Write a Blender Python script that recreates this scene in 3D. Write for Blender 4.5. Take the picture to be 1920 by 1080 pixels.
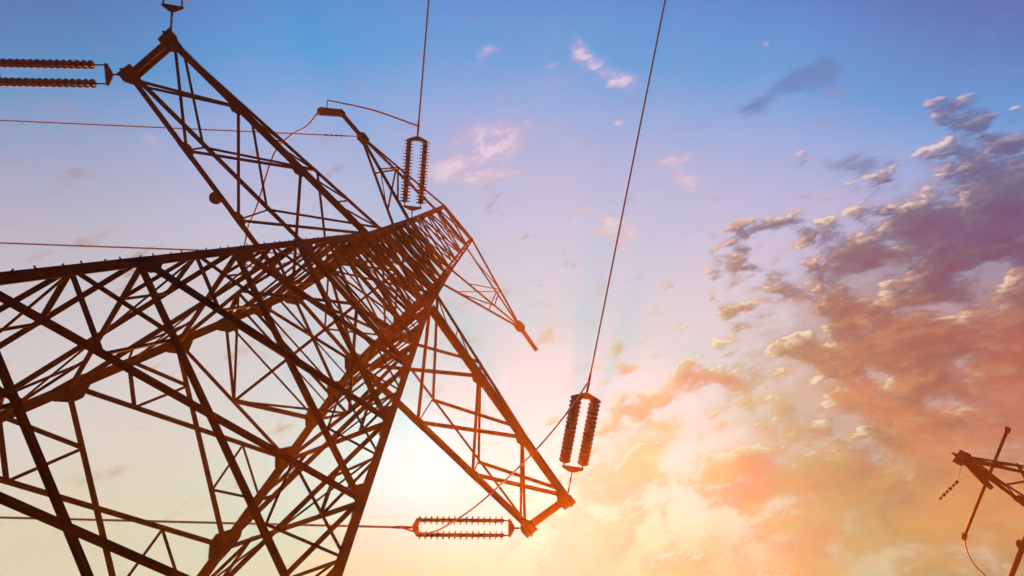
import bpy, bmesh, math, random
from mathutils import Vector, Matrix
random.seed(7)
V = Vector
scene = bpy.context.scene
for o in list(bpy.data.objects):
    bpy.data.objects.remove(o, do_unlink=True)
COL = scene.collection

# ------------------------------------------------------------------ camera
CAM = V((0.053, 11.512, 1.65))
RIGHT = V((-0.6158234, 0.7877911, -0.01211285))
DOWN = V((-0.77902028, -0.61112285, -0.14020078))
FWD = V((-0.11785137, -0.07690277, 0.990049))
FPX, SX, SY = 1047.78, 124.34, -143.514          # focal length and lens shift in pixels of a 1920 wide frame
cd = bpy.data.cameras.new('camera'); cam = bpy.data.objects.new('camera', cd); COL.objects.link(cam)
rm = Matrix((RIGHT, -DOWN, -FWD)).transposed()
cam.matrix_world = Matrix.Translation(CAM) @ rm.to_4x4()
cd.sensor_width = 36.0; cd.sensor_fit = 'HORIZONTAL'; cd.lens = 36.0 * FPX / 1920
cd.shift_x = -SX / 1920; cd.shift_y = SY / 1920
cd.clip_start = 0.05; cd.clip_end = 5000
scene.camera = cam
scene.view_settings.view_transform = 'Standard'; scene.view_settings.look = 'None'
EXPO = 2.6                                        # the photograph is exposed for the dim evening sky
scene.view_settings.exposure = EXPO; scene.view_settings.gamma = 1.0
scene.cycles.filter_width = 1.5
scene.cycles.use_denoising = True
scene.cycles.max_bounces = 6
scene.cycles.volume_bounces = 0

def ray(u, v):
    """direction in the world of a point seen in the photograph (used once, to survey where things stand)"""
    return (RIGHT * ((u - 960 - SX) / FPX) + DOWN * ((v - 540 - SY) / FPX) + FWD).normalized()
def onz(u, v, z):
    d = ray(u, v); return CAM + d * ((z - CAM.z) / d.z)
def ondist(u, v, t):
    return CAM + ray(u, v) * t

# ------------------------------------------------------------------ world / sky
def lin(c):
    return tuple(((x / 255 / 12.92) if x / 255 <= .04045 else ((x / 255 + .055) / 1.055) ** 2.4) for x in c)
SUN_PX = (1040, 992)
sd = ray(*SUN_PX)
SUN_E, SUN_C = 5.0, (1.0, 0.17, 0.005)
HAZE_D, HAZE_G, HAZE_C, HAZE_TOP = 0.00096, 0.66, (1.0, 0.74, 0.40), 46.5
SUN_EL = math.asin(sd.z); SUN_AZ = math.atan2(sd.x, sd.y)
world = bpy.data.worlds.new('World'); scene.world = world; world.use_nodes = True
NT = world.node_tree; NT.nodes.clear()
def nd(t, **k):
    n = NT.nodes.new(t)
    for a, b in k.items(): setattr(n, a, b)
    return n
def put(sock, val):
    if hasattr(val, 'is_linked') or isinstance(val, bpy.types.NodeSocket): NT.links.new(val, sock)
    elif isinstance(val, (tuple, list)) and len(val) == 3 and sock.type == 'RGBA': sock.default_value = (*val, 1)
    else: sock.default_value = val
def M(op, a, b=0.0, c=0.0, clamp=False):
    n = nd('ShaderNodeMath', operation=op, use_clamp=clamp)
    put(n.inputs[0], a); put(n.inputs[1], b); put(n.inputs[2], c); return n.outputs[0]
def add(*a):
    r = a[0]
    for x in a[1:]: r = M('ADD', r, x)
    return r
def mul(*a):
    r = a[0]
    for x in a[1:]: r = M('MULTIPLY', r, x)
    return r
def dot(v, w):
    n = nd('ShaderNodeVectorMath', operation='DOT_PRODUCT'); put(n.inputs[0], v); n.inputs[1].default_value = w; return n.outputs['Value']
def smooth(x, a, b):
    n = nd('ShaderNodeMapRange', interpolation_type='SMOOTHSTEP'); put(n.inputs['Value'], x)
    put(n.inputs['From Min'], a); put(n.inputs['From Max'], b); return n.outputs['Result']
def mixc(f, a, b, mode='MIX'):
    n = nd('ShaderNodeMix', data_type='RGBA', blend_type=mode, clamp_factor=True)
    put(n.inputs[0], f); put(n.inputs[6], a); put(n.inputs[7], b); return n.outputs[2]
def ramp(x, stops, lo, hi):
    n = nd('ShaderNodeValToRGB'); e = n.color_ramp.elements
    while len(e) > 1: e.remove(e[-1])
    for i, (p, c) in enumerate(stops):
        p = min(1, max(0, (p - lo) / (hi - lo)))
        q = e[0] if i == 0 else e.new(p)
        q.position = p; q.color = (*lin(c), 1)
    m = nd('ShaderNodeMapRange'); put(m.inputs['Value'], x); m.inputs['From Min'].default_value = lo; m.inputs['From Max'].default_value = hi
    NT.links.new(m.outputs['Result'], n.inputs['Fac']); return n.outputs['Color']
def rs(u, v):
    d = ray(u, v); return d.dot(RIGHT), d.dot(DOWN)
tc = nd('ShaderNodeTexCoord'); DIR = tc.outputs['Generated']
# two axes of the evening sky: S points at the sunset side, T lies across it
S_ = dot(DIR, DOWN); T_ = dot(DIR, RIGHT)
def sv(v, u=860): return rs(u, v)[1]
toff = M('ADD', T_, 0.12)
s_eff = M('SUBTRACT', S_, add(mul(M('POWER', M('MAXIMUM', toff, 0.0), 2.0), .26), mul(M('POWER', M('MAXIMUM', mul(toff, -1.0), 0.0), 2.0), mul(smooth(S_, .12, -.35), .38))))
LO, HI = sv(-260), sv(1300)
sky = ramp(s_eff, [(sv(-240), (0, 88, 152)), (sv(-130), (2, 112, 178)), (sv(-20), (60, 140, 203)), (sv(30), (88, 150, 209)), (sv(110), (122, 159, 214)), (sv(200), (160, 170, 216)),
    (sv(300), (189, 180, 213)), (sv(400), (205, 190, 212)), (sv(500), (218, 199, 208)), (sv(600), (225, 204, 203)),
    (sv(700), (229, 212, 208)), (sv(800), (234, 219, 205)), (sv(900), (237, 222, 186)), (sv(1000), (235, 213, 148)), (sv(1080), (228, 194, 100)), (sv(1290), (214, 150, 70))], LO, HI)
sky = mixc(mul(smooth(T_, rs(600, 0)[0], rs(-60, 0)[0]), smooth(S_, sv(260), sv(-60))), sky, lin((0, 120, 180)))
sky = mixc(mul(smooth(T_, rs(1450, 100)[0], rs(1950, 100)[0]), smooth(S_, sv(300), sv(20)), .8), sky, lin((0, 106, 172)))
sky = mixc(mul(smooth(T_, rs(500, 300)[0], rs(0, 300)[0]), smooth(S_, sv(720), sv(420)), .8), sky, mixc(1.0, sky, (.80, .80, .74), 'MULTIPLY'))
sky = mixc(mul(smooth(T_, -.22, -.62), smooth(S_, sv(250), sv(560)), .32), sky, lin((214, 198, 186)))
sky = mixc(mul(smooth(T_, rs(700, 1000)[0], rs(0, 1000)[0]), smooth(S_, sv(680, 100), sv(1080, 100)), .85), sky, lin((230, 205, 158)))
def gauss(u, v, su, sw, ang=0.0):
    a, b = rs(u, v)
    dr = M('SUBTRACT', T_, a); ds = M('SUBTRACT', S_, b)
    if ang:
        c, s = math.cos(ang), math.sin(ang)
        dr, ds = add(mul(dr, c), mul(ds, s)), add(mul(ds, c), mul(dr, -s))
    k = FPX / math.sqrt(1 + ((u - 960 - SX) / FPX) ** 2 + ((v - 540 - SY) / FPX) ** 2) ** -1 if False else FPX * 1.25
    q = add(M('POWER', M('ABSOLUTE', mul(dr, k / su)), 2.0), M('POWER', M('ABSOLUTE', mul(ds, k / sw)), 2.0))
    return M('EXPONENT', mul(q, -1.0))
CA, SA = math.cos(math.radians(-22)), math.sin(math.radians(-22))
def to_p(t, s): return ((t * CA + s * SA) * .72, (s * CA - t * SA) * 1.45, 0)
mp = nd('ShaderNodeCombineXYZ'); put(mp.inputs[0], mul(add(mul(T_, CA), mul(S_, SA)), .72)); put(mp.inputs[1], mul(add(mul(S_, CA), mul(T_, -SA)), 1.45)); put(mp.inputs[2], dot(DIR, FWD))
P = mp.outputs[0]
def shifted(vec, off):
    m = nd('ShaderNodeVectorMath', operation='ADD'); put(m.inputs[0], vec); m.inputs[1].default_value = off; return m.outputs[0]
def noise(vec, scale, detail=9.0, rough=.58, dist=0.0, off=(0, 0, 0)):
    n = nd('ShaderNodeTexNoise', noise_dimensions='2D'); NT.links.new(shifted(vec, off), n.inputs['Vector'])
    n.inputs['Scale'].default_value = scale; n.inputs['Detail'].default_value = detail
    n.inputs['Roughness'].default_value = rough; n.inputs['Distortion'].default_value = dist
    return n.outputs['Fac']
def billow(vec, scale):
    v = nd('ShaderNodeTexVoronoi', voronoi_dimensions='2D', feature='SMOOTH_F1'); NT.links.new(vec, v.inputs['Vector'])
    v.inputs['Scale'].default_value = scale; v.inputs['Smoothness'].default_value = .35; v.inputs['Detail'].default_value = 0.0
    return M('SUBTRACT', .45, v.outputs['Distance'])
wn = nd('ShaderNodeTexNoise', noise_dimensions='2D'); NT.links.new(P, wn.inputs['Vector']); wn.inputs['Scale'].default_value = 9.0; wn.inputs['Detail'].default_value = 4.0
wv = nd('ShaderNodeVectorMath', operation='MULTIPLY_ADD'); NT.links.new(wn.outputs['Color'], wv.inputs[0]); wv.inputs[1].default_value = (.035, .035, .035); NT.links.new(P, wv.inputs[2])
PW = wv.outputs[0]
def cloud_field(off):
    q = shifted(PW, tuple(a + b for a, b in zip(CLOUD_SEED, off)))
    return add(mul(M('SUBTRACT', noise(q, 7.2, 5.0, .55), .5), 2.3), mul(M('SUBTRACT', noise(q, 16.0, 7.0, .62, .0, (5, 3, 0)), .5), 2.35), mul(billow(q, 19.0), .55), mul(billow(q, 43.0), .26))
CLOUD_SEED = (3.1, 1.7, 0.4)
f0 = cloud_field((0, 0, 0)); f1 = cloud_field(to_p(-.016, -.012)); f2 = cloud_field(to_p(-.005, -.004))
cover = add(mul(gauss(1960, 430, 230, 260, .5), .58), mul(gauss(1800, 540, 260, 170, -.3), .50), mul(gauss(1860, 880, 380, 260), .92), mul(gauss(1780, 990, 300, 150), .55), mul(gauss(1690, 720, 260, 130), .30),
            mul(gauss(1530, 560, 190, 130, -.4), .36), mul(gauss(1420, 1078, 560, 70), .90), mul(gauss(1175, 870, 105, 62, -.6), 1.25), mul(gauss(1480, 840, 330, 160), .46), mul(gauss(1600, 900, 120, 60, 0), .3), mul(gauss(2300, 800, 320, 700), .7))
cover = mul(cover, smooth(S_, sv(120, 1800), sv(330, 1800)))
cover0 = cover
cover = M('DIVIDE', cover, add(.88, mul(cover, .50)))
field = M('SUBTRACT', add(mul(f0, 1.1), mul(cover, 1.12)), add(.29, mul(M('SUBTRACT', 1.0, smooth(cover, .0, .12)), .45)))
dens = smooth(field, .18, .58)
thick = smooth(field, .32, .98)
# small separate clouds
def puff(u, v, su, sw, ang, amp, k=9.0):
    return mul(gauss(u, v, su, sw, ang), amp)
pf = add(puff(1100, 104, 46, 26, .9, .46), puff(1155, 146, 48, 24, .15, .46), puff(1040, 122, 34, 14, 0, .32), puff(925, 262, 84, 52, -.5, .40), puff(862, 318, 84, 46, -.3, .42), puff(962, 326, 34, 18, 0, .34),
         puff(1322, 86, 26, 18, -.6, .34), puff(1258, 302, 40, 26, 0, .38), puff(1288, 342, 44, 24, .2, .40), puff(1298, 292, 24, 14, 0, .32),
         puff(1150, 428, 84, 34, .5, .44), puff(1160, 232, 14, 10, 0, .36), puff(1042, 236, 20, 14, 0, .32), puff(988, 230, 16, 10, 0, .32), puff(272, 256, 20, 12, .3, .26), puff(905, 100, 40, 18, -.6, .28), puff(1160, 570, 60, 26, .2, .22))
nf = add(mul(M('SUBTRACT', noise(PW, 20.0, 9.0, .66, .1, (9, 2, 5)), .5), 1.7), .46, mul(billow(PW, 34.0), .14))
pd = smooth(add(mul(nf, .9), pf), .54, 1.02)
dk = add(puff(1500, 152, 66, 28, -.35, .42), puff(1545, 133, 36, 20, 0, .40), puff(1400, 204, 50, 24, 0, .30), puff(1064, 490, 30, 22, .5, .30), puff(1285, 660, 46, 26, 0, .30), puff(1110, 690, 70, 22, 0, .26),
         puff(1640, 300, 70, 24, -.3, .34), puff(130, 900, 50, 14, .3, .26), puff(1300, 735, 60, 20, 0, .32), puff(1130, 745, 50, 22, 0, .28))
dd = smooth(add(mul(nf, .9), dk), .54, .90)
c_dark = ramp(S_, [(sv(150, 1720), (92, 104, 160)), (sv(300, 1720), (92, 88, 122)), (sv(430, 1720), (104, 80, 100)), (sv(530, 1720), (126, 76, 78)), (sv(620, 1720), (170, 88, 42)), (sv(740, 1720), (190, 102, 34)), (sv(880, 1720), (202, 124, 32)), (sv(1000, 1720), (206, 138, 34)), (sv(1080, 1720), (208, 150, 40))], LO, HI)
c_lit = ramp(S_, [(sv(100, 1720), (214, 172, 216)), (sv(260, 1720), (236, 186, 196)), (sv(400, 1720), (246, 190, 158)), (sv(520, 1720), (246, 176, 122)), (sv(640, 1720), (248, 206, 140)), (sv(760, 1720), (238, 202, 138)), (sv(900, 1720), (226, 184, 96)), (sv(1080, 1720), (212, 164, 60))], LO, HI)
lit = smooth(add(mul(M('SUBTRACT', f0, f1), .85), mul(M('SUBTRACT', f0, f2), 1.1)), -.12, .74)
thin = M('SUBTRACT', 1.0, thick)
wisp = noise(PW, 4.2, 9.0, .60, .1, (7, 1, 0))
sky = mixc(mul(smooth(wisp, .50, .76), .22), sky, mixc(.55, sky, c_lit))
sky = mixc(mul(smooth(wisp, .46, .24), .10), sky, mixc(1.0, sky, (.86, .90, .95), 'MULTIPLY'))
litf = M('MULTIPLY', lit, add(.14, mul(thin, .86)), clamp=True)
body = noise(PW, 9.0, 5.0, .6, .3, (4, 8, 0))
c_dark = mixc(mul(gauss(1200, 880, 320, 320), .92), c_dark, lin((204, 180, 90)))
c_dark = mixc(mul(smooth(body, .42, .70), .7), c_dark, mixc(1.0, c_dark, (1.3, 1.25, .95), 'MULTIPLY'))
c_dark = mixc(mul(smooth(body, .50, .32), .5), c_dark, mixc(1.0, c_dark, (.62, .60, .66), 'MULTIPLY'))
cloud = mixc(litf, mixc(mul(thin, .14), c_dark, sky), c_lit)
spark = mul(smooth(lit, .6, 1.0), smooth(dens, .25, .8), smooth(cover, .04, .2), thin)
cloud = mixc(mul(spark, .6), cloud, lin((252, 240, 215)))
layer = mul(smooth(add(cover0, mul(f0, .5)), .25, 1.15), .66)
out = mixc(dens, mixc(layer, sky, mixc(.16, c_dark, c_lit)), cloud)
puffc = mixc(smooth(pd, .5, 1.0), c_lit, lin((246, 214, 220)))
out = mixc(mul(pd, .78), out, puffc)
out = mixc(mul(dd, .5), out, c_dark)
glow = add(mul(gauss(772, 855, 105, 78, .5), 1.0), mul(gauss(860, 915, 280, 135, .2), .40))
out = mixc(M('MINIMUM', glow, 1.0), out, lin((247, 245, 236)))
# the haze below this sky scatters sunlight into every line of sight; take that share out of what lies behind it
ct = dot(DIR, sd)
hg = mul(M('POWER', M('SUBTRACT', 1 + HAZE_G ** 2, mul(ct, 2 * HAZE_G)), -1.5), (1 - HAZE_G ** 2) / (4 * math.pi))
path = M('DIVIDE', HAZE_TOP - CAM.z, M('MAXIMUM', dot(DIR, (0, 0, 1)), .12))
veil = nd('ShaderNodeVectorMath', operation='SCALE'); veil.inputs[0].default_value = [SUN_E * c * h * HAZE_D * 2 ** EXPO for c, h in zip(SUN_C, HAZE_C)]
put(veil.inputs['Scale'], mul(hg, path, .95))
amb = nd('ShaderNodeVectorMath', operation='SCALE'); amb.inputs[0].default_value = [.5 * HAZE_D * h for h in HAZE_C]; put(amb.inputs['Scale'], path)
out = mixc(1.0, mixc(1.0, out, veil.outputs[0], 'SUBTRACT'), amb.outputs[0], 'SUBTRACT')
out = mixc(1.0, out, (.001, .001, .001), 'LIGHTEN')
out = mixc(1.0, out, (1.0, .995, .98), 'MULTIPLY')
nish = nd('ShaderNodeTexSky', sky_type='NISHITA', sun_disc=False, sun_elevation=SUN_EL, sun_rotation=SUN_AZ)
bgn = nd('ShaderNodeBackground'); NT.links.new(nish.outputs[0], bgn.inputs['Color']); bgn.inputs['Strength'].default_value = 0.004
bg = nd('ShaderNodeBackground'); NT.links.new(out, bg.inputs['Color']); bg.inputs['Strength'].default_value = 2 ** -EXPO
ad = nd('ShaderNodeAddShader'); NT.links.new(bg.outputs[0], ad.inputs[0]); NT.links.new(bgn.outputs[0], ad.inputs[1])
wo = nd('ShaderNodeOutputWorld'); NT.links.new(ad.outputs[0], wo.inputs['Surface'])

# ------------------------------------------------------------------ sun
sl = bpy.data.lights.new('sun', 'SUN'); sl.energy = SUN_E; sl.angle = math.radians(0.6); sl.color = SUN_C
so = bpy.data.objects.new('sun', sl); COL.objects.link(so)
so.rotation_euler = sd.to_track_quat('Z', 'Y').to_euler(); so.location = (0, 0, 60)

# ------------------------------------------------------------------ materials
def mat(name, base, rough=.6, metal=0.0, var=.35, scale=6.0, tint=None, spec=.5):
    m = bpy.data.materials.new(name); m.use_nodes = True; nt = m.node_tree; b = nt.nodes['Principled BSDF']
    t = nt.nodes.new('ShaderNodeTexCoord'); n = nt.nodes.new('ShaderNodeTexNoise'); n.inputs['Scale'].default_value = scale; n.inputs['Detail'].default_value = 8
    nt.links.new(t.outputs['Object'], n.inputs['Vector'])
    r = nt.nodes.new('ShaderNodeValToRGB'); r.color_ramp.elements[0].position = .35; r.color_ramp.elements[1].position = .68
    r.color_ramp.elements[0].color = (*[c * (1 - var) for c in base], 1)
    r.color_ramp.elements[1].color = (*(tint or [c * (1 + var) for c in base]), 1)
    nt.links.new(n.outputs['Fac'], r.inputs['Fac']); nt.links.new(r.outputs['Color'], b.inputs['Base Color'])
    b.inputs['Roughness'].default_value = rough; b.inputs['Metallic'].default_value = metal; b.inputs['Specular IOR Level'].default_value = spec
    bp = nt.nodes.new('ShaderNodeBump'); bp.inputs['Strength'].default_value = .15; bp.inputs['Distance'].default_value = .01
    nt.links.new(n.outputs['Fac'], bp.inputs['Height']); nt.links.new(bp.outputs['Normal'], b.inputs['Normal'])
    return m
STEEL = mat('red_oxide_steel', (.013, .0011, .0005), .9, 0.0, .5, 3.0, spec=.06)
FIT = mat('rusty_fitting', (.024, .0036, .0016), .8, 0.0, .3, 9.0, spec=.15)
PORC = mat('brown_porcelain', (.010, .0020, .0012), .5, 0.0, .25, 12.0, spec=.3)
WIRE = mat('weathered_aluminium_wire', (.19, .16, .17), .6, .3, .25, 20.0)
GRASS = mat('dry_grass_ground', (.05, .06, .02), .95, 0.0, .5, .6, (.10, .085, .035))

# ------------------------------------------------------------------ helpers
def link(name, me, m, parent=None):
    o = bpy.data.objects.new(name, me); COL.objects.link(o)
    if m and not me.materials: me.materials.append(m)
    if parent is not None: o.parent = parent
    return o
def empty(name, loc=(0, 0, 0), rz=0.0, parent=None):
    o = bpy.data.objects.new(name, None); COL.objects.link(o); o.location = loc; o.rotation_euler = (0, 0, rz)
    o.empty_display_size = .2
    if parent is not None: o.parent = parent
    return o
def tag(o, label, cat, group=None):
    o['label'] = label; o['category'] = cat
    if group: o['group'] = group
    return o
def mesh(name, verts, faces):
    me = bpy.data.meshes.new(name); me.from_pydata([tuple(v) for v in verts], [], faces); me.update(); return me
def angle(name, p0, p1, w, n, parent, m=None, t=None, flip=1, shift=0.0):
    """a rolled steel angle from p0 to p1: one leg of the L lies in the face whose outward normal is n, the other turns inward"""
    p0, p1 = V(p0), V(p1); a = (p1 - p0).normalized(); n = V(n); n = (n - a * n.dot(a)).normalized()
    u = n.cross(a).normalized() * flip; t = t or max(.012, w * .11)
    prof = [(0, 0), (w, 0), (w, -t), (t, -t), (t, -w), (0, -w)]
    vs = []
    for p in (p0, p1):
        for x, y in prof: vs.append(p + u * (x - w / 2) + n * (y + t / 2 + shift))
    k = 6; fs = [(i, (i + 1) % k, k + (i + 1) % k, k + i) for i in range(k)]
    fs += [(3, 2, 1, 0), (5, 4, 3, 0), (k, k + 1, k + 2, k + 3), (k, k + 3, k + 4, k + 5)]
    return link(name, mesh(name, vs, fs), m or STEEL, parent)
def plate(name, c, u, v, n, pts, th, parent, m=None):
    """flat plate: outline pts in the (u, v) plane round c, thickness th along n"""
    c, u, v, n = V(c), V(u), V(v), V(n).normalized(); k = len(pts)
    vs = [c + u * x + v * y - n * th / 2 for x, y in pts] + [c + u * x + v * y + n * th / 2 for x, y in pts]
    fs = [tuple(range(k - 1, -1, -1)), tuple(range(k, 2 * k))] + [(i, (i + 1) % k, k + (i + 1) % k, k + i) for i in range(k)]
    return link(name, mesh(name, vs, fs), m or STEEL, parent)
def tube_mesh(name, pts, r, seg=8, closed_ends=True):
    pts = [V(p) for p in pts]; vs, fs = [], []
    a = (pts[1] - pts[0]).normalized(); ref = a.orthogonal().normalized()
    for i, p in enumerate(pts):
        a = (pts[min(i + 1, len(pts) - 1)] - pts[max(i - 1, 0)]).normalized()
        ref = (ref - a * ref.dot(a)).normalized(); b = a.cross(ref); rr = r[i] if isinstance(r, (list, tuple)) else r
        for k in range(seg):
            t = 2 * math.pi * k / seg; vs.append(p + (ref * math.cos(t) + b * math.sin(t)) * rr)
    for i in range(len(pts) - 1):
        for k in range(seg):
            fs.append((i * seg + k, i * seg + (k + 1) % seg, (i + 1) * seg + (k + 1) % seg, (i + 1) * seg + k))
    fs.append(tuple(range(seg - 1, -1, -1))); L = (len(pts) - 1) * seg; fs.append(tuple(range(L, L + seg)))
    me = mesh(name, vs, fs)
    for p in me.polygons: p.use_smooth = len(p.vertices) == 4
    return me
def tube(name, pts, r, m, parent=None, seg=8):
    return link(name, tube_mesh(name, pts, r, seg), m, parent)
def box_between(name, p0, p1, w, h, up, parent, m=None):
    p0, p1 = V(p0), V(p1); a = (p1 - p0).normalized(); up = V(up); up = (up - a * up.dot(a)).normalized(); s = a.cross(up)
    vs = [p + s * x * w / 2 + up * y * h / 2 for p in (p0, p1) for x, y in ((-1, -1), (1, -1), (1, 1), (-1, 1))]
    fs = [(0, 3, 2, 1), (4, 5, 6, 7), (0, 1, 5, 4), (1, 2, 6, 5), (2, 3, 7, 6), (3, 0, 4, 7)]
    return link(name, mesh(name, vs, fs), m or STEEL, parent)
def bez(pts, n=24):
    """Catmull-Rom through the points"""
    pts = [V(p) for p in pts]; out = []
    q = [pts[0] * 2 - pts[1]] + pts + [pts[-1] * 2 - pts[-2]]
    for i in range(1, len(q) - 2):
        for k in range(n):
            t = k / n; a, b, c, d = q[i - 1], q[i], q[i + 1], q[i + 2]
            out.append(.5 * ((2 * b) + (c - a) * t + (2 * a - 5 * b + 4 * c - d) * t * t + (3 * b - a - 3 * c + d) * t ** 3))
    out.append(pts[-1]); return out

# ------------------------------------------------------------------ ground
g = 420.0; N = 60; vs = []; fs = []
for i in range(N + 1):
    for j in range(N + 1):
        x, y = -g + 2 * g * i / N, -g + 2 * g * j / N
        d = math.hypot(x, y - 5); vs.append((x, y, -.03 - (random.random() * .5 * min(1, max(0, (d - 40) / 60)))))
for i in range(N):
    for j in range(N): fs.append((i * (N + 1) + j, (i + 1) * (N + 1) + j, (i + 1) * (N + 1) + j + 1, i * (N + 1) + j + 1))
gr = link('ground', mesh('ground', vs, fs), GRASS); gr['kind'] = 'structure'

# ------------------------------------------------------------------ the lattice tower
H = 24.961; HW4 = 2.076; K = 0.1004
LV = [0.0, 3.25, 6.37, 9.36, 12.53, 15.725, 19.118, 21.191, 23.011, H]
ZC, ZT, ZE = 35.118, 44.408, 40.456               # top of the tapering cage, top of the peak, earth-wire arm tips
SG = {'A': (1, 1), 'B': (1, -1), 'C': (-1, 1), 'D': (-1, -1)}
FACES = [('A', 'C', V((0, 1, 0))), ('D', 'B', V((0, -1, 0))), ('B', 'A', V((1, 0, 0))), ('C', 'D', V((-1, 0, 0)))]
def leg_pt(n, z):
    s = SG[n]
    if z <= H + 1e-6: w = HW4 + K * (H - z); return V((s[0] * w, s[1] * w, z))
    if z <= ZC + 1e-6:
        t = (z - H) / (ZC - H); return V((s[0] * (HW4 + (2.006 - HW4) * t), s[1] * (HW4 + (.595 - HW4) * t), z))
    t = (z - ZC) / (ZT - ZC); return V((s[0] * (2.006 + (1.733 - 2.006) * t), s[1] * (.595 + (.399 - .595) * t), z))
def lerp(a, b, t): return a + (b - a) * t
def gusset(c, along, face_u, n, size, parent, sx):
    """bolted plate on a leg node; its long side runs along the leg, its bevelled side reaches into the face"""
    a = along.normalized(); u = (face_u - a * face_u.dot(a)).normalized()
    pts = [(.0, -.62 * size), (.25 * size, -.55 * size), (.52 * size, -.16 * size), (.52 * size, .16 * size), (.25 * size, .55 * size), (.0, .62 * size)]
    return plate('gusset_plate', c + n * .03 * sx, u, a, n, pts, .02, parent)
def make_tower(root, arm_w, whole=True):
    LW = .27
    legs = {}
    for n, s in SG.items():
        o1 = V((s[0], 0, 0))
        # leg: a heavy angle whose heel is the corner of the tower; three straight lengths
        zs = [0.0, H, ZC, ZT] if whole else [0.0, H, H + 1.5, H + 2.9]; prof = [(0, 0), (1, 0), (1, .1), (.1, .1), (.1, 1), (0, 1)]; vs = []; fs = []
        for i, z in enumerate(zs):
            w = (LW * .80, LW * .84, .13, .13)[i]; c = leg_pt(n, z)
            for x, y in prof: vs.append(c + V((-s[0] * (x * w - .03), -s[1] * (y * w - .03), 0)))
        fl = s[0] * s[1] > 0
        for i in range(3):
            for k in range(6):
                q = (i * 6 + k, i * 6 + (k + 1) % 6, i * 6 + 6 + (k + 1) % 6, i * 6 + 6 + k); fs.append(q if fl else q[::-1])
        fs += [(0, 1, 2, 3), (0, 3, 4, 5), (18, 19, 20, 21), (18, 21, 22, 23)]
        legs[n] = link('leg', mesh('leg', vs, fs), STEEL, root)
        plate('footing', leg_pt(n, 0.12), V((1, 0, 0)), V((0, 1, 0)), V((0, 0, 1)), [(-.6, -.6), (.6, -.6), (.6, .6), (-.6, .6)], .34, legs[n], FIT)
    # step bolts up one leg
    for i in range(52):
        z = 3.2 + i * .42; c = leg_pt('A', z); q = V((.075, .02, 0)) if i % 2 else V((.02, .075, 0))
        tube('step_bolt', [c + q * .1, c + q * 1.15], .014, FIT, legs['A'], 5)
    for fi, (l, r, n) in enumerate(FACES):
        def FP(t, z): return lerp(leg_pt(l, z), leg_pt(r, z), t)
        fu = (leg_pt(r, 5) - leg_pt(l, 5)).normalized()
        fn = V((n.x, n.y, .1)).normalized()
        for i in range(len(LV) - 1):
            z0, z1 = LV[i], LV[i + 1]
            big = (.065, .065, .07, .085, .10, .115, .10, .10, .11)[i]
            if fi: big *= 1.3
            a0, b0, a1, b1 = FP(0, z0), FP(1, z0), FP(0, z1), FP(1, z1)
            if i == 6:                                   # inverted K from the middle of the horizontal
                mid = FP(.5, z0)
                angle('diagonal_brace', mid, a1, .11, fn, root); angle('diagonal_brace', mid, b1, .11, fn, root, shift=-.02)
            else:
                angle('diagonal_brace', a0, b1, big, fn, root, shift=.02); angle('diagonal_brace', b0, a1, big, fn, root, flip=-1, shift=-.05)
            if 2 <= i <= 5:                              # secondary bracing of the tall panels
                zm = (z0 + z1) / 2; w = .055 if fi == 0 else .075
                for t, (p, q) in ((0, ((a0, b1), (b0, a1))), (1, ((b0, a1), (a0, b1)))):
                    low = lerp(p[0], p[1], .25); up = lerp(q[1], q[0], .25); lm = FP(t, zm)
                    angle('stub_brace', lm, low, w, fn, root); angle('stub_brace', lm, up, w, fn, root)
                    angle('stub_brace', low, up, w * .9, fn, root, shift=-.03)
            if i in (7, 8):
                c = (a0 + b0 + a1 + b1) / 4
                for t in (0, 1): angle('stub_brace', FP(t, (z0 + z1) / 2), c, .06, fn, root, shift=-.03)
                angle('horizontal_brace', a0, b0, .08, fn, root)
            if fi > 1 and 2 <= i <= 5:                   # the side faces carry an extra tie across each crossing
                angle('side_tie', FP(0, (z0 + z1) / 2), FP(1, (z0 + z1) / 2), .05, fn, root, shift=-.06)
            # gussets where the braces meet the legs
            if i > 0:
                sz = (.4, .4, .45, .5, .70, .85, .9, .9, .9)[i]
                for nm, c, su in ((l, a0, fu), (r, b0, -fu)):
                    gusset(c, leg_pt(nm, z1) - leg_pt(nm, z0), su, fn, sz, legs[nm], 1)
            if i in (6,):
                angle('horizontal_brace', a0, b0, .13, fn, root)
        angle('horizontal_brace', FP(0, H), FP(1, H), .17, n, root)
        for nm, su in ((l, fu), (r, -fu)):
            gusset(leg_pt(nm, H), leg_pt(nm, H + 1) - leg_pt(nm, H - 1), su, n, 1.15, legs[nm], 1)
            if whole: gusset(leg_pt(nm, ZC), V((0, 0, 1)), su, n, .6, legs[nm], 1)
    # plan bracing
    for z in (LV[6], H):
        m = [(leg_pt(a, z) + leg_pt(b, z)) / 2 for a, b, _ in FACES]
        angle('plan_brace', m[0], m[1], .10, (0, 0, -1), root); angle('plan_brace', m[2], m[3], .10, (0, 0, -1), root, shift=.03)
        for i, j in ((0, 2), (2, 1), (1, 3), (3, 0)): angle('plan_brace', m[i], m[j], .08, (0, 0, -1), root, shift=-.03)
    # tapering cage above the crossarms
    cage = empty('upper_cage', parent=root)
    cz = [H, H + 2.9, H + 4.6, H + 6.3, H + 8.2, ZC]
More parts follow.
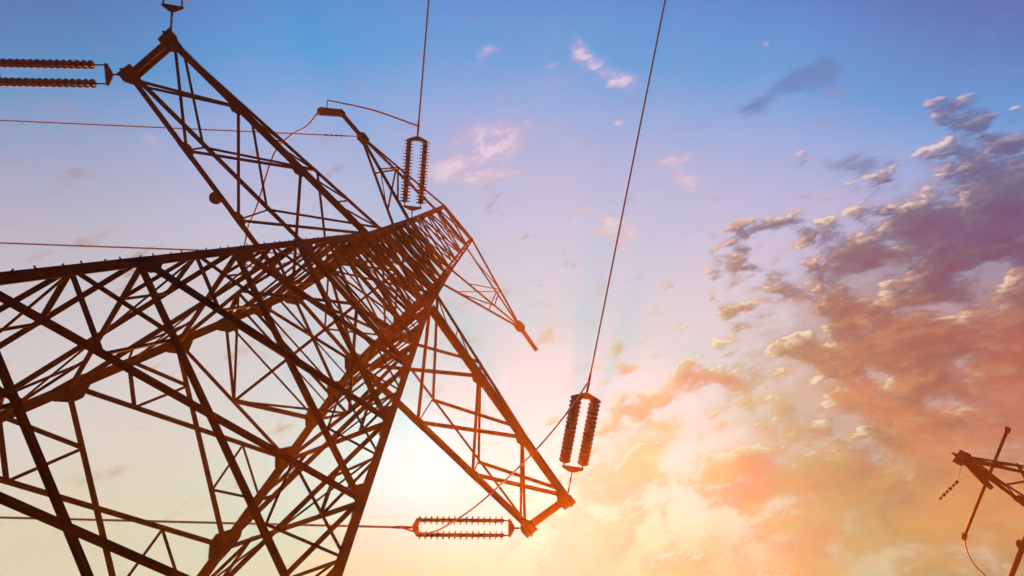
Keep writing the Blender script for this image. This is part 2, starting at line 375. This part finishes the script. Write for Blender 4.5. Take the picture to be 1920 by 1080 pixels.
    for l, r, n in FACES:
        for i in range(5 if whole else 1):
            z0, z1 = cz[i], cz[i + 1]; w = .15 if i == 0 else .11
            angle('cage_brace', leg_pt(l, z0), leg_pt(r, z1), w, n, cage, shift=.02); angle('cage_brace', leg_pt(r, z0), leg_pt(l, z1), w, n, cage, flip=-1, shift=-.04)
            if i < 3: angle('cage_stub', leg_pt(l, (z0 + z1) / 2), leg_pt(r, (z0 + z1) / 2), .07, n, cage, shift=-.07)
            angle('cage_horizontal', leg_pt(l, z1), leg_pt(r, z1), .16 if i in (0, 4) else .10, n, cage)
    for z in (cz[1], ZC) if whole else (cz[1],):
        angle('cage_tie', leg_pt('A', z), leg_pt('D', z), .10, (0, 0, -1), cage); angle('cage_tie', leg_pt('B', z), leg_pt('C', z), .10, (0, 0, -1), cage, shift=-.03)
    peak = empty('earth_wire_peak', parent=root) if whole else None
    pz = [ZC, ZC + 2.2, ZC + 4.5, ZC + 6.9, ZT]
    for l, r, n in FACES:
        for i in range(4 if whole else 0):
            z0, z1 = pz[i], pz[i + 1]; wide = abs(n.y) > .5
            angle('peak_brace', leg_pt(l, z0), leg_pt(r, z1), .085, n, peak, shift=.02)
            if wide: angle('peak_brace', leg_pt(r, z0), leg_pt(l, z1), .085, n, peak, flip=-1, shift=-.03)
            angle('peak_horizontal', leg_pt(l, z1), leg_pt(r, z1), .22 if i == 3 else .07, n, peak)
    # crossarms
    L = 12.84; zu = cz[1]
    for s in (1, -1):
        arm = empty('crossarm', parent=root)
        ks = ('A', 'B') if s > 0 else ('C', 'D')          # +y corner, -y corner
        E = [V((s * L, arm_w, H)), V((s * L, -arm_w, H))]
        lo = [leg_pt(k, H) for k in ks]; up = [leg_pt(k, zu) for k in ks]
        for q in (0, 1):
            oy = 1 if q == 0 else -1
            # main lower chord: two angles back to back, seen as one heavy member; upper chord lighter
            angle('lower_chord', E[q] + V((-s * .1, 0, 0)), lo[q], (.29 if q == 0 else .21) * (1 if whole else .5), (0, 0, -1), arm, t=.03 if whole else .015)
            angle('upper_chord', E[q] + V((-s * .1, 0, .16)), up[q], .13 if whole else .08, (0, oy, .3), arm)
        T = [0.0, .335, .655, 1.0]
        for i in range(3):
            for q in (0, 1):
                b = 1 - q
                angle('arm_brace', lerp(E[q], lo[q], max(T[i], .02)), lerp(E[b], lo[b], T[i + 1]), .125, (0, 0, -1), arm, shift=.03 * (1 if q else -1))
                angle('arm_brace', lerp(E[q], up[q], max(T[i], .05)) + V((0, 0, .1)), lerp(E[b], up[b], T[i + 1]), .11, (0, 0, 1), arm, shift=.03 * (1 if q else -1))
        T2 = [.0, .17, .335, .5, .655, .83, 1.0]
        for q in (0, 1):
            n = V((0, 1 if q == 0 else -1, 0))
            for i in ((1, 2, 3, 4, 5) if q == 0 else (2, 4)):
                angle('arm_post', lerp(E[q], lo[q], T2[i]), lerp(E[q], up[q], T2[i]), .06, n, arm)
                if q == 0: angle('arm_post', lerp(E[q], lo[q], T2[i]), lerp(E[q], up[q], T2[i + 1]), .06, n, arm, shift=-.03)
            for i in (1, 2):
                c = lerp(E[q], lo[q], T[i]); d = (lo[q] - E[q]).normalized(); u = V((0, -n.y, 0))
                plate('chord_gusset', c + V((0, 0, -.03)), d, u, V((0, 0, 1)), [(-.42, -.1), (.42, -.1), (.3, .2), (0, .3), (-.3, .2)], .02, arm)
        if arm_w > .3:
            angle('end_beam', E[0], E[1], .25, (0, 0, -1), arm, t=.05, flip=-s)
            angle('end_beam', E[0] + V((0, 0, .12)), E[1] + V((0, 0, .12)), .25, (s, 0, 0), arm, t=.04)
        for q in ((0, 1) if arm_w > .3 else (0,)):
            oy = (1 if q == 0 else -1) if arm_w > .3 else 0
            plate('tip_plate', E[q] + V((s * .02, 0, -.06)), V((s, 0, 0)), V((0, oy or 1, 0)), V((0, 0, 1)),
                  [(-.6, -.14), (-.25, -.36), (.26, -.34), (.30, .30), (-.12, .32), (-.4, .14)], .05, arm)
            plate('tip_plate', E[q] + V((s * .05, oy * .05, .05)), V((s, 0, 0)), V((0, 0, 1)), V((0, 1, 0)),
                  [(-.4, -.2), (.3, -.2), (.34, .1), (0, .3), (-.4, .25)], .05, arm)
    # earth-wire arms at the peak
    LE = 8.674
    for s in ((1, -1) if whole else ()):
        arm = empty('earth_wire_arm', parent=root)
        ks = ('A', 'B') if s > 0 else ('C', 'D'); tp = V((s * LE, 0, ZE))
        for k in ks:
            oy = SG[k][1]
            a, b = leg_pt(k, ZC), leg_pt(k, ZT)
            angle('earth_arm_chord', tp + V((0, oy * .06, -.08)), a, .14, (0, oy, -.4), arm); angle('earth_arm_chord', tp + V((0, oy * .06, .08)), b, .14, (0, oy, .4), arm)
            angle('earth_arm_brace', lerp(tp, a, .42), lerp(tp, b, .42), .085, (0, oy, 0), arm)
            angle('earth_arm_brace', lerp(tp, b, .42), lerp(tp, a, .80), .085, (0, oy, 0), arm, shift=-.03)
        for z in (ZC, ZT):
            a, b = leg_pt(ks[0], z), leg_pt(ks[1], z)
            for t, t2 in ((.42, .80),): angle('earth_arm_brace', lerp(tp, a, t), lerp(tp, b, t2), .06, (0, 0, -1), arm)
        plate('tip_plate', tp, V((s, 0, 0)), V((0, 1, 0)), V((0, 0, 1)), [(-.5, -.3), (.1, -.34), (.35, -.1), (.35, .1), (.1, .34), (-.5, .3)], .06, arm)
        if whole:
            e = onz(640, 212, ZE) if s > 0 else onz(1006, 657, ZE)
            box_between('horn_bar', tp, e, .26, .16, (0, 0, 1), arm)
            if s > 0: plate('horn_plate', e, V((1, 0, 0)), V((0, 1, 0)), V((0, 0, 1)), [(-.22, -.2), (.2, -.22), (.24, .2), (-.2, .22)], .14, arm)
    return root
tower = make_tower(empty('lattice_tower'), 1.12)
tag(tower, 'tall dark red-brown steel lattice tower filling the left half, seen from below', 'pylon')
# round marker disc bolted to the crossarm
c = onz(405, 371, H)
me = tube_mesh('marker_disc', [c + V((0, -.02, -.06)), c + V((0, -.02, -.04)), c + V((0, 0, .04)), c + V((0, 0, .06))], [.24, .27, .27, .24], 18)
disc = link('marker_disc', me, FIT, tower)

# ------------------------------------------------------------------ insulators
def disc_mesh(r, name):
    # a porcelain shed turned about z: cap, sloping shed with drip lip, hollow underside, pin
    prof = [(.030, .075), (.048, .070), (.052, .030), (.075, .018), (r * .72, .002), (r * .96, -.022), (r, -.034), (r * .95, -.040), (r * .7, -.026), (r * .55, -.040), (r * .45, -.026), (.055, -.040), (.030, -.055)]
    vs, fs, seg = [], [], 16
    for x, z in prof:
        for k in range(seg): t = 2 * math.pi * k / seg; vs.append((x * math.cos(t), x * math.sin(t), z))
    for i in range(len(prof) - 1):
        for k in range(seg): fs.append((i * seg + k, (i + 1) * seg + k, (i + 1) * seg + (k + 1) % seg, i * seg + (k + 1) % seg))
    fs.append(tuple(range(seg))); L = (len(prof) - 1) * seg; fs.append(tuple(range(L + seg - 1, L - 1, -1)))
    me = mesh(name, vs, fs); me.materials.append(PORC)
    for p in me.polygons: p.use_smooth = len(p.vertices) == 4
    return me
DISC_BIG = disc_mesh(.27, 'wide_disc'); DISC_MID = disc_mesh(.31, 'broad_disc'); DISC_SMALL = disc_mesh(.19, 'small_disc')
def insulator_set(p0, d, label, link_len, s0, s1, end, n, dm, sep=.72):
    """twin-string tension set: link, yoke, two strings of discs, yoke, dead-end clamp, all along d from p0"""
    root = empty('insulator_set', p0); tag(root, label, 'insulator', 'twin-string insulators holding the conductors')
    d = V(d).normalized(); side = d.cross(V((0, 0, 1))).normalized(); up = side.cross(d)
    def at(t, x=0, z=0): return d * t + side * x + up * z
    # link of shackles
    q = max(2, int(link_len / .22))
    for i in range(q):
        a, b = link_len * i / q, link_len * (i + 1) / q
        box_between('shackle', at(a + .01), at(b - .01), .075 if i % 2 else .04, .035 if i % 2 else .08, up, root, FIT)
    for t0, t1, sg in ((link_len, s0, 1), (end - .62, s1, -1)):
        plate('yoke_plate', at(t0 + sg * .06), side, d * sg, up, [(-.10, -.08), (.10, -.08), (sep / 2 + .07, .10), (sep / 2 + .07, .20), (-sep / 2 - .07, .20), (-sep / 2 - .07, .10)], .045, root, FIT)
        for x in (-1, 1):
            tube('string_rod', [at(t0 + sg * .2, x * sep / 2), at(t1, x * sep / 2)], .03, FIT, root, 8)
    rot = d.to_track_quat('Z', 'Y')
    for x in (-1, 1):
        st = tube('insulator_string', [at(s0, x * sep / 2), at(s1, x * sep / 2)], .075 if dm is DISC_SMALL else (.14 if dm is DISC_MID else .08), PORC, root, 8)
        for i in range(n):
            o = bpy.data.objects.new('disc', dm); COL.objects.link(o); o.parent = st
            o.location = at(lerp(s0, s1, (i + .5) / n), x * sep / 2); o.rotation_mode = 'QUATERNION'; o.rotation_quaternion = rot
    tube('dead_end_clamp', [at(end - .60), at(end - .1), at(end + .35)], [.05, .065, .045], FIT, root, 8)
    return root, V(p0) + d * end
def dirz(deg, slope=-.05): a = math.radians(deg); return V((math.sin(a), math.cos(a), slope)).normalized()
F_, B_ = dirz(42.0, .0), dirz(141.0, .0)
E1a, E1b, E2a, E2b = V((12.84, -1.12, H)), V((12.84, 1.12, H)), V((-12.84, -1.12, H)), V((-12.84, 1.12, H))
A6 = leg_pt('A', ZC) + V((-.1, .1, 0)); M6 = (leg_pt('B', ZC) + leg_pt('D', ZC)) / 2 + V((0, -.1, 0))
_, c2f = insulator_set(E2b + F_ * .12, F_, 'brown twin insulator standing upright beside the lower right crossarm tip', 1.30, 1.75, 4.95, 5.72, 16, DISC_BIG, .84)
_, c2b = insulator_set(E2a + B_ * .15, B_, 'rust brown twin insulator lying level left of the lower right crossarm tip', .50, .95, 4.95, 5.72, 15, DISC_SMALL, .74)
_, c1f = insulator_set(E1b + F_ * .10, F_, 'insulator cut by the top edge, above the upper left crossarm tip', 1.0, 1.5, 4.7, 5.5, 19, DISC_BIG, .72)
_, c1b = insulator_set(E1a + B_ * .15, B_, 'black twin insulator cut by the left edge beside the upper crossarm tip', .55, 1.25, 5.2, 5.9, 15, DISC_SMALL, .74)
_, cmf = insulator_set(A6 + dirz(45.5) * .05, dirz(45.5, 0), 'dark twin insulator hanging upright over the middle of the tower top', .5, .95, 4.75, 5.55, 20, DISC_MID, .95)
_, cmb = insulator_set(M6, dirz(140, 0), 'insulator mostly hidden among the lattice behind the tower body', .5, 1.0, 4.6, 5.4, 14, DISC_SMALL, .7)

# ------------------------------------------------------------------ wires
def span(name, p, d, length, r, label, sag=.02, cat='wire', group='power lines strung from the tower'):
    pts = [V(p) + V(d) * t + V((0, 0, -sag * t * (1 - t / (2.2 * length)))) for t in [length * (i / 60) ** 1.3 for i in range(61)]]
    return tag(tube(name, pts, r, WIRE, None, 8), label, cat, group)
span('conductor', c2f, dirz(41.4, 0), 150, .036, 'long grey wire running from the right insulator to the top edge', 0.0)
span('conductor', cmf, dirz(45.0, 0), 150, .05, 'grey wire running from the middle insulator up to the top edge', 0.0)
span('conductor', c1f, dirz(42, 0), 150, .055, 'wire from the insulator cut by the top edge, running out of frame', 0.0)
span('conductor', c2b, dirz(139.9, 0), 150, .045, 'pale thin wire running level across the bottom left behind the legs', 0.0)
span('conductor', cmb, dirz(139.7, 0), 150, .05, 'thin grey wire meeting the top of the leg at the left edge', 0.0)
span('conductor', c1b, dirz(141, 0), 150, .05, 'wire from the black insulator, running out past the left edge', 0.0)
EW = V((8.674, 0, ZE))
span('earth_wire', EW + dirz(139.4, 0) * .2, dirz(139.4, 0), 150, .045, 'thin grey earth wire crossing behind the upper left crossarm', 0.0)
# vibration dampers on the earth wire
for t in (1.5, 2.2):
    p = EW + dirz(139.4, 0) * t; d = dirz(139.4, 0)
    w = empty('vibration_damper', p); tag(w, ('small dumbbell damper on the earth wire, the nearer one to the arm tip', 'small dumbbell damper on the earth wire, farther from the arm tip')[t > 2], 'damper', 'dampers on the earth wire')
    tube('damper_rod', [d * -.2 + V((0, 0, -.08)), d * .2 + V((0, 0, -.08))], .02, FIT, w, 6)
    for s in (-1, 1): tube('damper_weight', [d * s * .12 + V((0, 0, -.08)), d * s * .26 + V((0, 0, -.08))], .06, FIT, w, 8)
    tube('damper_clip', [V((0, 0, .06)), V((0, 0, -.1))], .03, FIT, w, 6)
# hanging insulator on the horn of the upper earth-wire arm
hb = onz(640, 212, ZE)
lo_, hi_ = 25.0, ZE
for _i in range(50):                               # how far down the string reaches
    mid = (lo_ + hi_) / 2; q = V((hb.x, hb.y, mid)) - CAM; u = 960 + SX + FPX * q.dot(RIGHT) / q.dot(FWD)
    if u < 598: lo_ = mid
    else: hi_ = mid
zb = lo_
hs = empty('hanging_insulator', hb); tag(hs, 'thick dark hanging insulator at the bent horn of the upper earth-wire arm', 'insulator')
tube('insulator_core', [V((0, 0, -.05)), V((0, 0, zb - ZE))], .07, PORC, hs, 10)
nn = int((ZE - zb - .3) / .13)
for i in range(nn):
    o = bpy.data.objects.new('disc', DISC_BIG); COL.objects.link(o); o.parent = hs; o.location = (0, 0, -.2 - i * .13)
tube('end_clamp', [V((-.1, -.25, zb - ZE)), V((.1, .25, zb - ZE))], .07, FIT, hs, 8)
pj = V((hb.x, hb.y, zb))
jz = lambda u, v, z: onz(u, v, z)
q1 = jz(614, 188, zb + .4)
jf = tag(tube('jumper_cable', bez([cmf, jz(745, 222, ZC - .5), jz(690, 204, ZC - .6), q1], 12), .05, WIRE), 'slack jumper wire from the middle insulator to the hanging insulator', 'wire', 'jumper wires looping round the tower')
tag(tube('jumper_hanger', [q1, jz(613, 209, zb + 1.1)], .025, FIT), 'short thin hanger between the jumper wire end and the horn', 'fitting')
jb = tag(tube('jumper_cable', bez([pj, jz(575, 236, zb - .5), jz(543, 255, zb - 1.2), jz(513, 290, zb - 1.8), jz(482, 385, zb - 2.6), jz(462, 440, zb - 2.4), jz(470, 500, ZC - 1.5), cmb], 12), .045, WIRE),
         'faint jumper wire dropping behind the upper left crossarm to the tower back', 'wire', 'jumper wires looping round the tower')
j2 = tag(tube('jumper_cable', bez([c2f, jz(1072, 762, H - 1.0), jz(1010, 838, H - 2.0), jz(915, 930, H - 2.3), jz(850, 978, H - 1.6), jz(800, 1000, H - .7), c2b], 12), .035, WIRE),
         'slack jumper wire looping under the lower right crossarm tip', 'wire', 'jumper wires looping round the tower')
tag(tube('jumper_cable', bez([c1f, lerp(c1f, c1b, .2) + V((1.2, 0, -1.6)), lerp(c1f, c1b, .5) + V((1.6, 0, -2.3)), lerp(c1f, c1b, .8) + V((1.2, 0, -1.6)), c1b], 12), .035, WIRE),
    'jumper wire beyond the upper left crossarm tip, out past the corner', 'wire', 'jumper wires looping round the tower')

# ------------------------------------------------------------------ second tower at the right edge
tip = onz(1803, 857, H)
ax = (onz(2290, 1085, H) - tip).normalized()
rz = math.atan2(ax.y, ax.x)
# the arm at local -x has its tip at (-12.84, 0, H); local +x runs from tip to body
t2 = empty('lattice_tower', (0, 0, 0), rz)
t2.location = V((tip.x, tip.y, 0)) - Matrix.Rotation(rz, 3, 'Z') @ V((-12.84, 0, 0))
make_tower(t2, 0.05, False)
tag(t2, 'second lattice tower, only its crossarm tip showing at the right edge', 'pylon')
hn = onz(1849, 906, H - .1)
inv = Matrix.Rotation(-rz, 3, 'Z')
box_between('tip_horn', inv @ (tip - V(t2.location)), inv @ (hn - V(t2.location)), .30, .16, (0, 0, 1), t2)
r0, r1 = onz(1889, 806, H - .25), onz(1808, 1006, H - .25)
jbar = empty('jumper_bar', r0); tag(jbar, 'straight dark rod crossing in front of the tip at the right edge', 'rod')
tube('bar_tube', [V((0, 0, 0)), r1 - r0], .062, FIT, jbar, 10)
for t in (0.0, 1.0):
    dd_ = (r1 - r0).normalized(); c = (r1 - r0) * t; tube('end_ferrule', [c - dd_ * .12, c + dd_ * .12], .11, FIT, jbar, 10)
tube('bar_saddle', [hn - r0 + V((0, 0, .12)), hn - r0 + V((0, 0, -.3))], .12, FIT, jbar, 8)
tag(tube('jumper_cable', bez([r1, onz(1813, 1032, H - .4), onz(1828, 1060, H - .8), onz(1850, 1082, H - 1.2), onz(1890, 1130, H - 1.6)], 10), .03, WIRE),
    'thin curling wire below the straight rod in the bottom right corner', 'wire')
s0, s1 = onz(1930, 995, H - .2), onz(1880, 1120, H - .2)
jb2 = empty('jumper_bar', s0); tag(jb2, 'thick dark rod cut by the bottom right corner', 'rod')
tube('bar_tube', [V((0, 0, 0)), s1 - s0], .11, FIT, jb2, 10)
c = onz(1918, 1022, H - .2) - s0; tube('end_ferrule', [c - V((.14, -.1, 0)), c + V((.14, -.1, 0))], .2, FIT, jb2, 10)
# small chain of links hanging from that tip
ch = empty('link_chain', tip); tag(ch, 'small dashed chain of links below left of the right edge tip', 'chain')
k0, k1 = onz(1796, 902, H - .5) - tip, onz(1760, 938, H - .8) - tip
tube('chain_wire', [V((0, 0, -.1)), k0], .008, WIRE, ch, 6)
for i in range(6):
    a, b = lerp(k0, k1, i / 6), lerp(k0, k1, (i + .72) / 6); tube('chain_link', [a, b], .045 if i % 2 else .06, FIT, ch, 6)

# ------------------------------------------------------------------ haze volume, added to lay an orange flare veil over the tower
hz = bpy.data.materials.new('flare_haze'); hz.use_nodes = True; nt = hz.node_tree; nt.nodes.clear()
ho = nt.nodes.new('ShaderNodeOutputMaterial'); hv = nt.nodes.new('ShaderNodeVolumePrincipled')
hv.inputs['Color'].default_value = (*HAZE_C, 1); hv.inputs['Density'].default_value = HAZE_D; hv.inputs['Anisotropy'].default_value = HAZE_G
nt.links.new(hv.outputs[0], ho.inputs['Volume'])
a, b0, b1 = 430.0, -1.8, HAZE_TOP
vs = [(x * a, y * a, z) for z in (b0, b1) for x, y in ((-1, -1), (1, -1), (1, 1), (-1, 1))]
h = link('haze', mesh('haze', vs, [(0, 3, 2, 1), (4, 5, 6, 7), (0, 1, 5, 4), (1, 2, 6, 5), (2, 3, 7, 6), (3, 0, 4, 7)]), hz); h['kind'] = 'stuff'
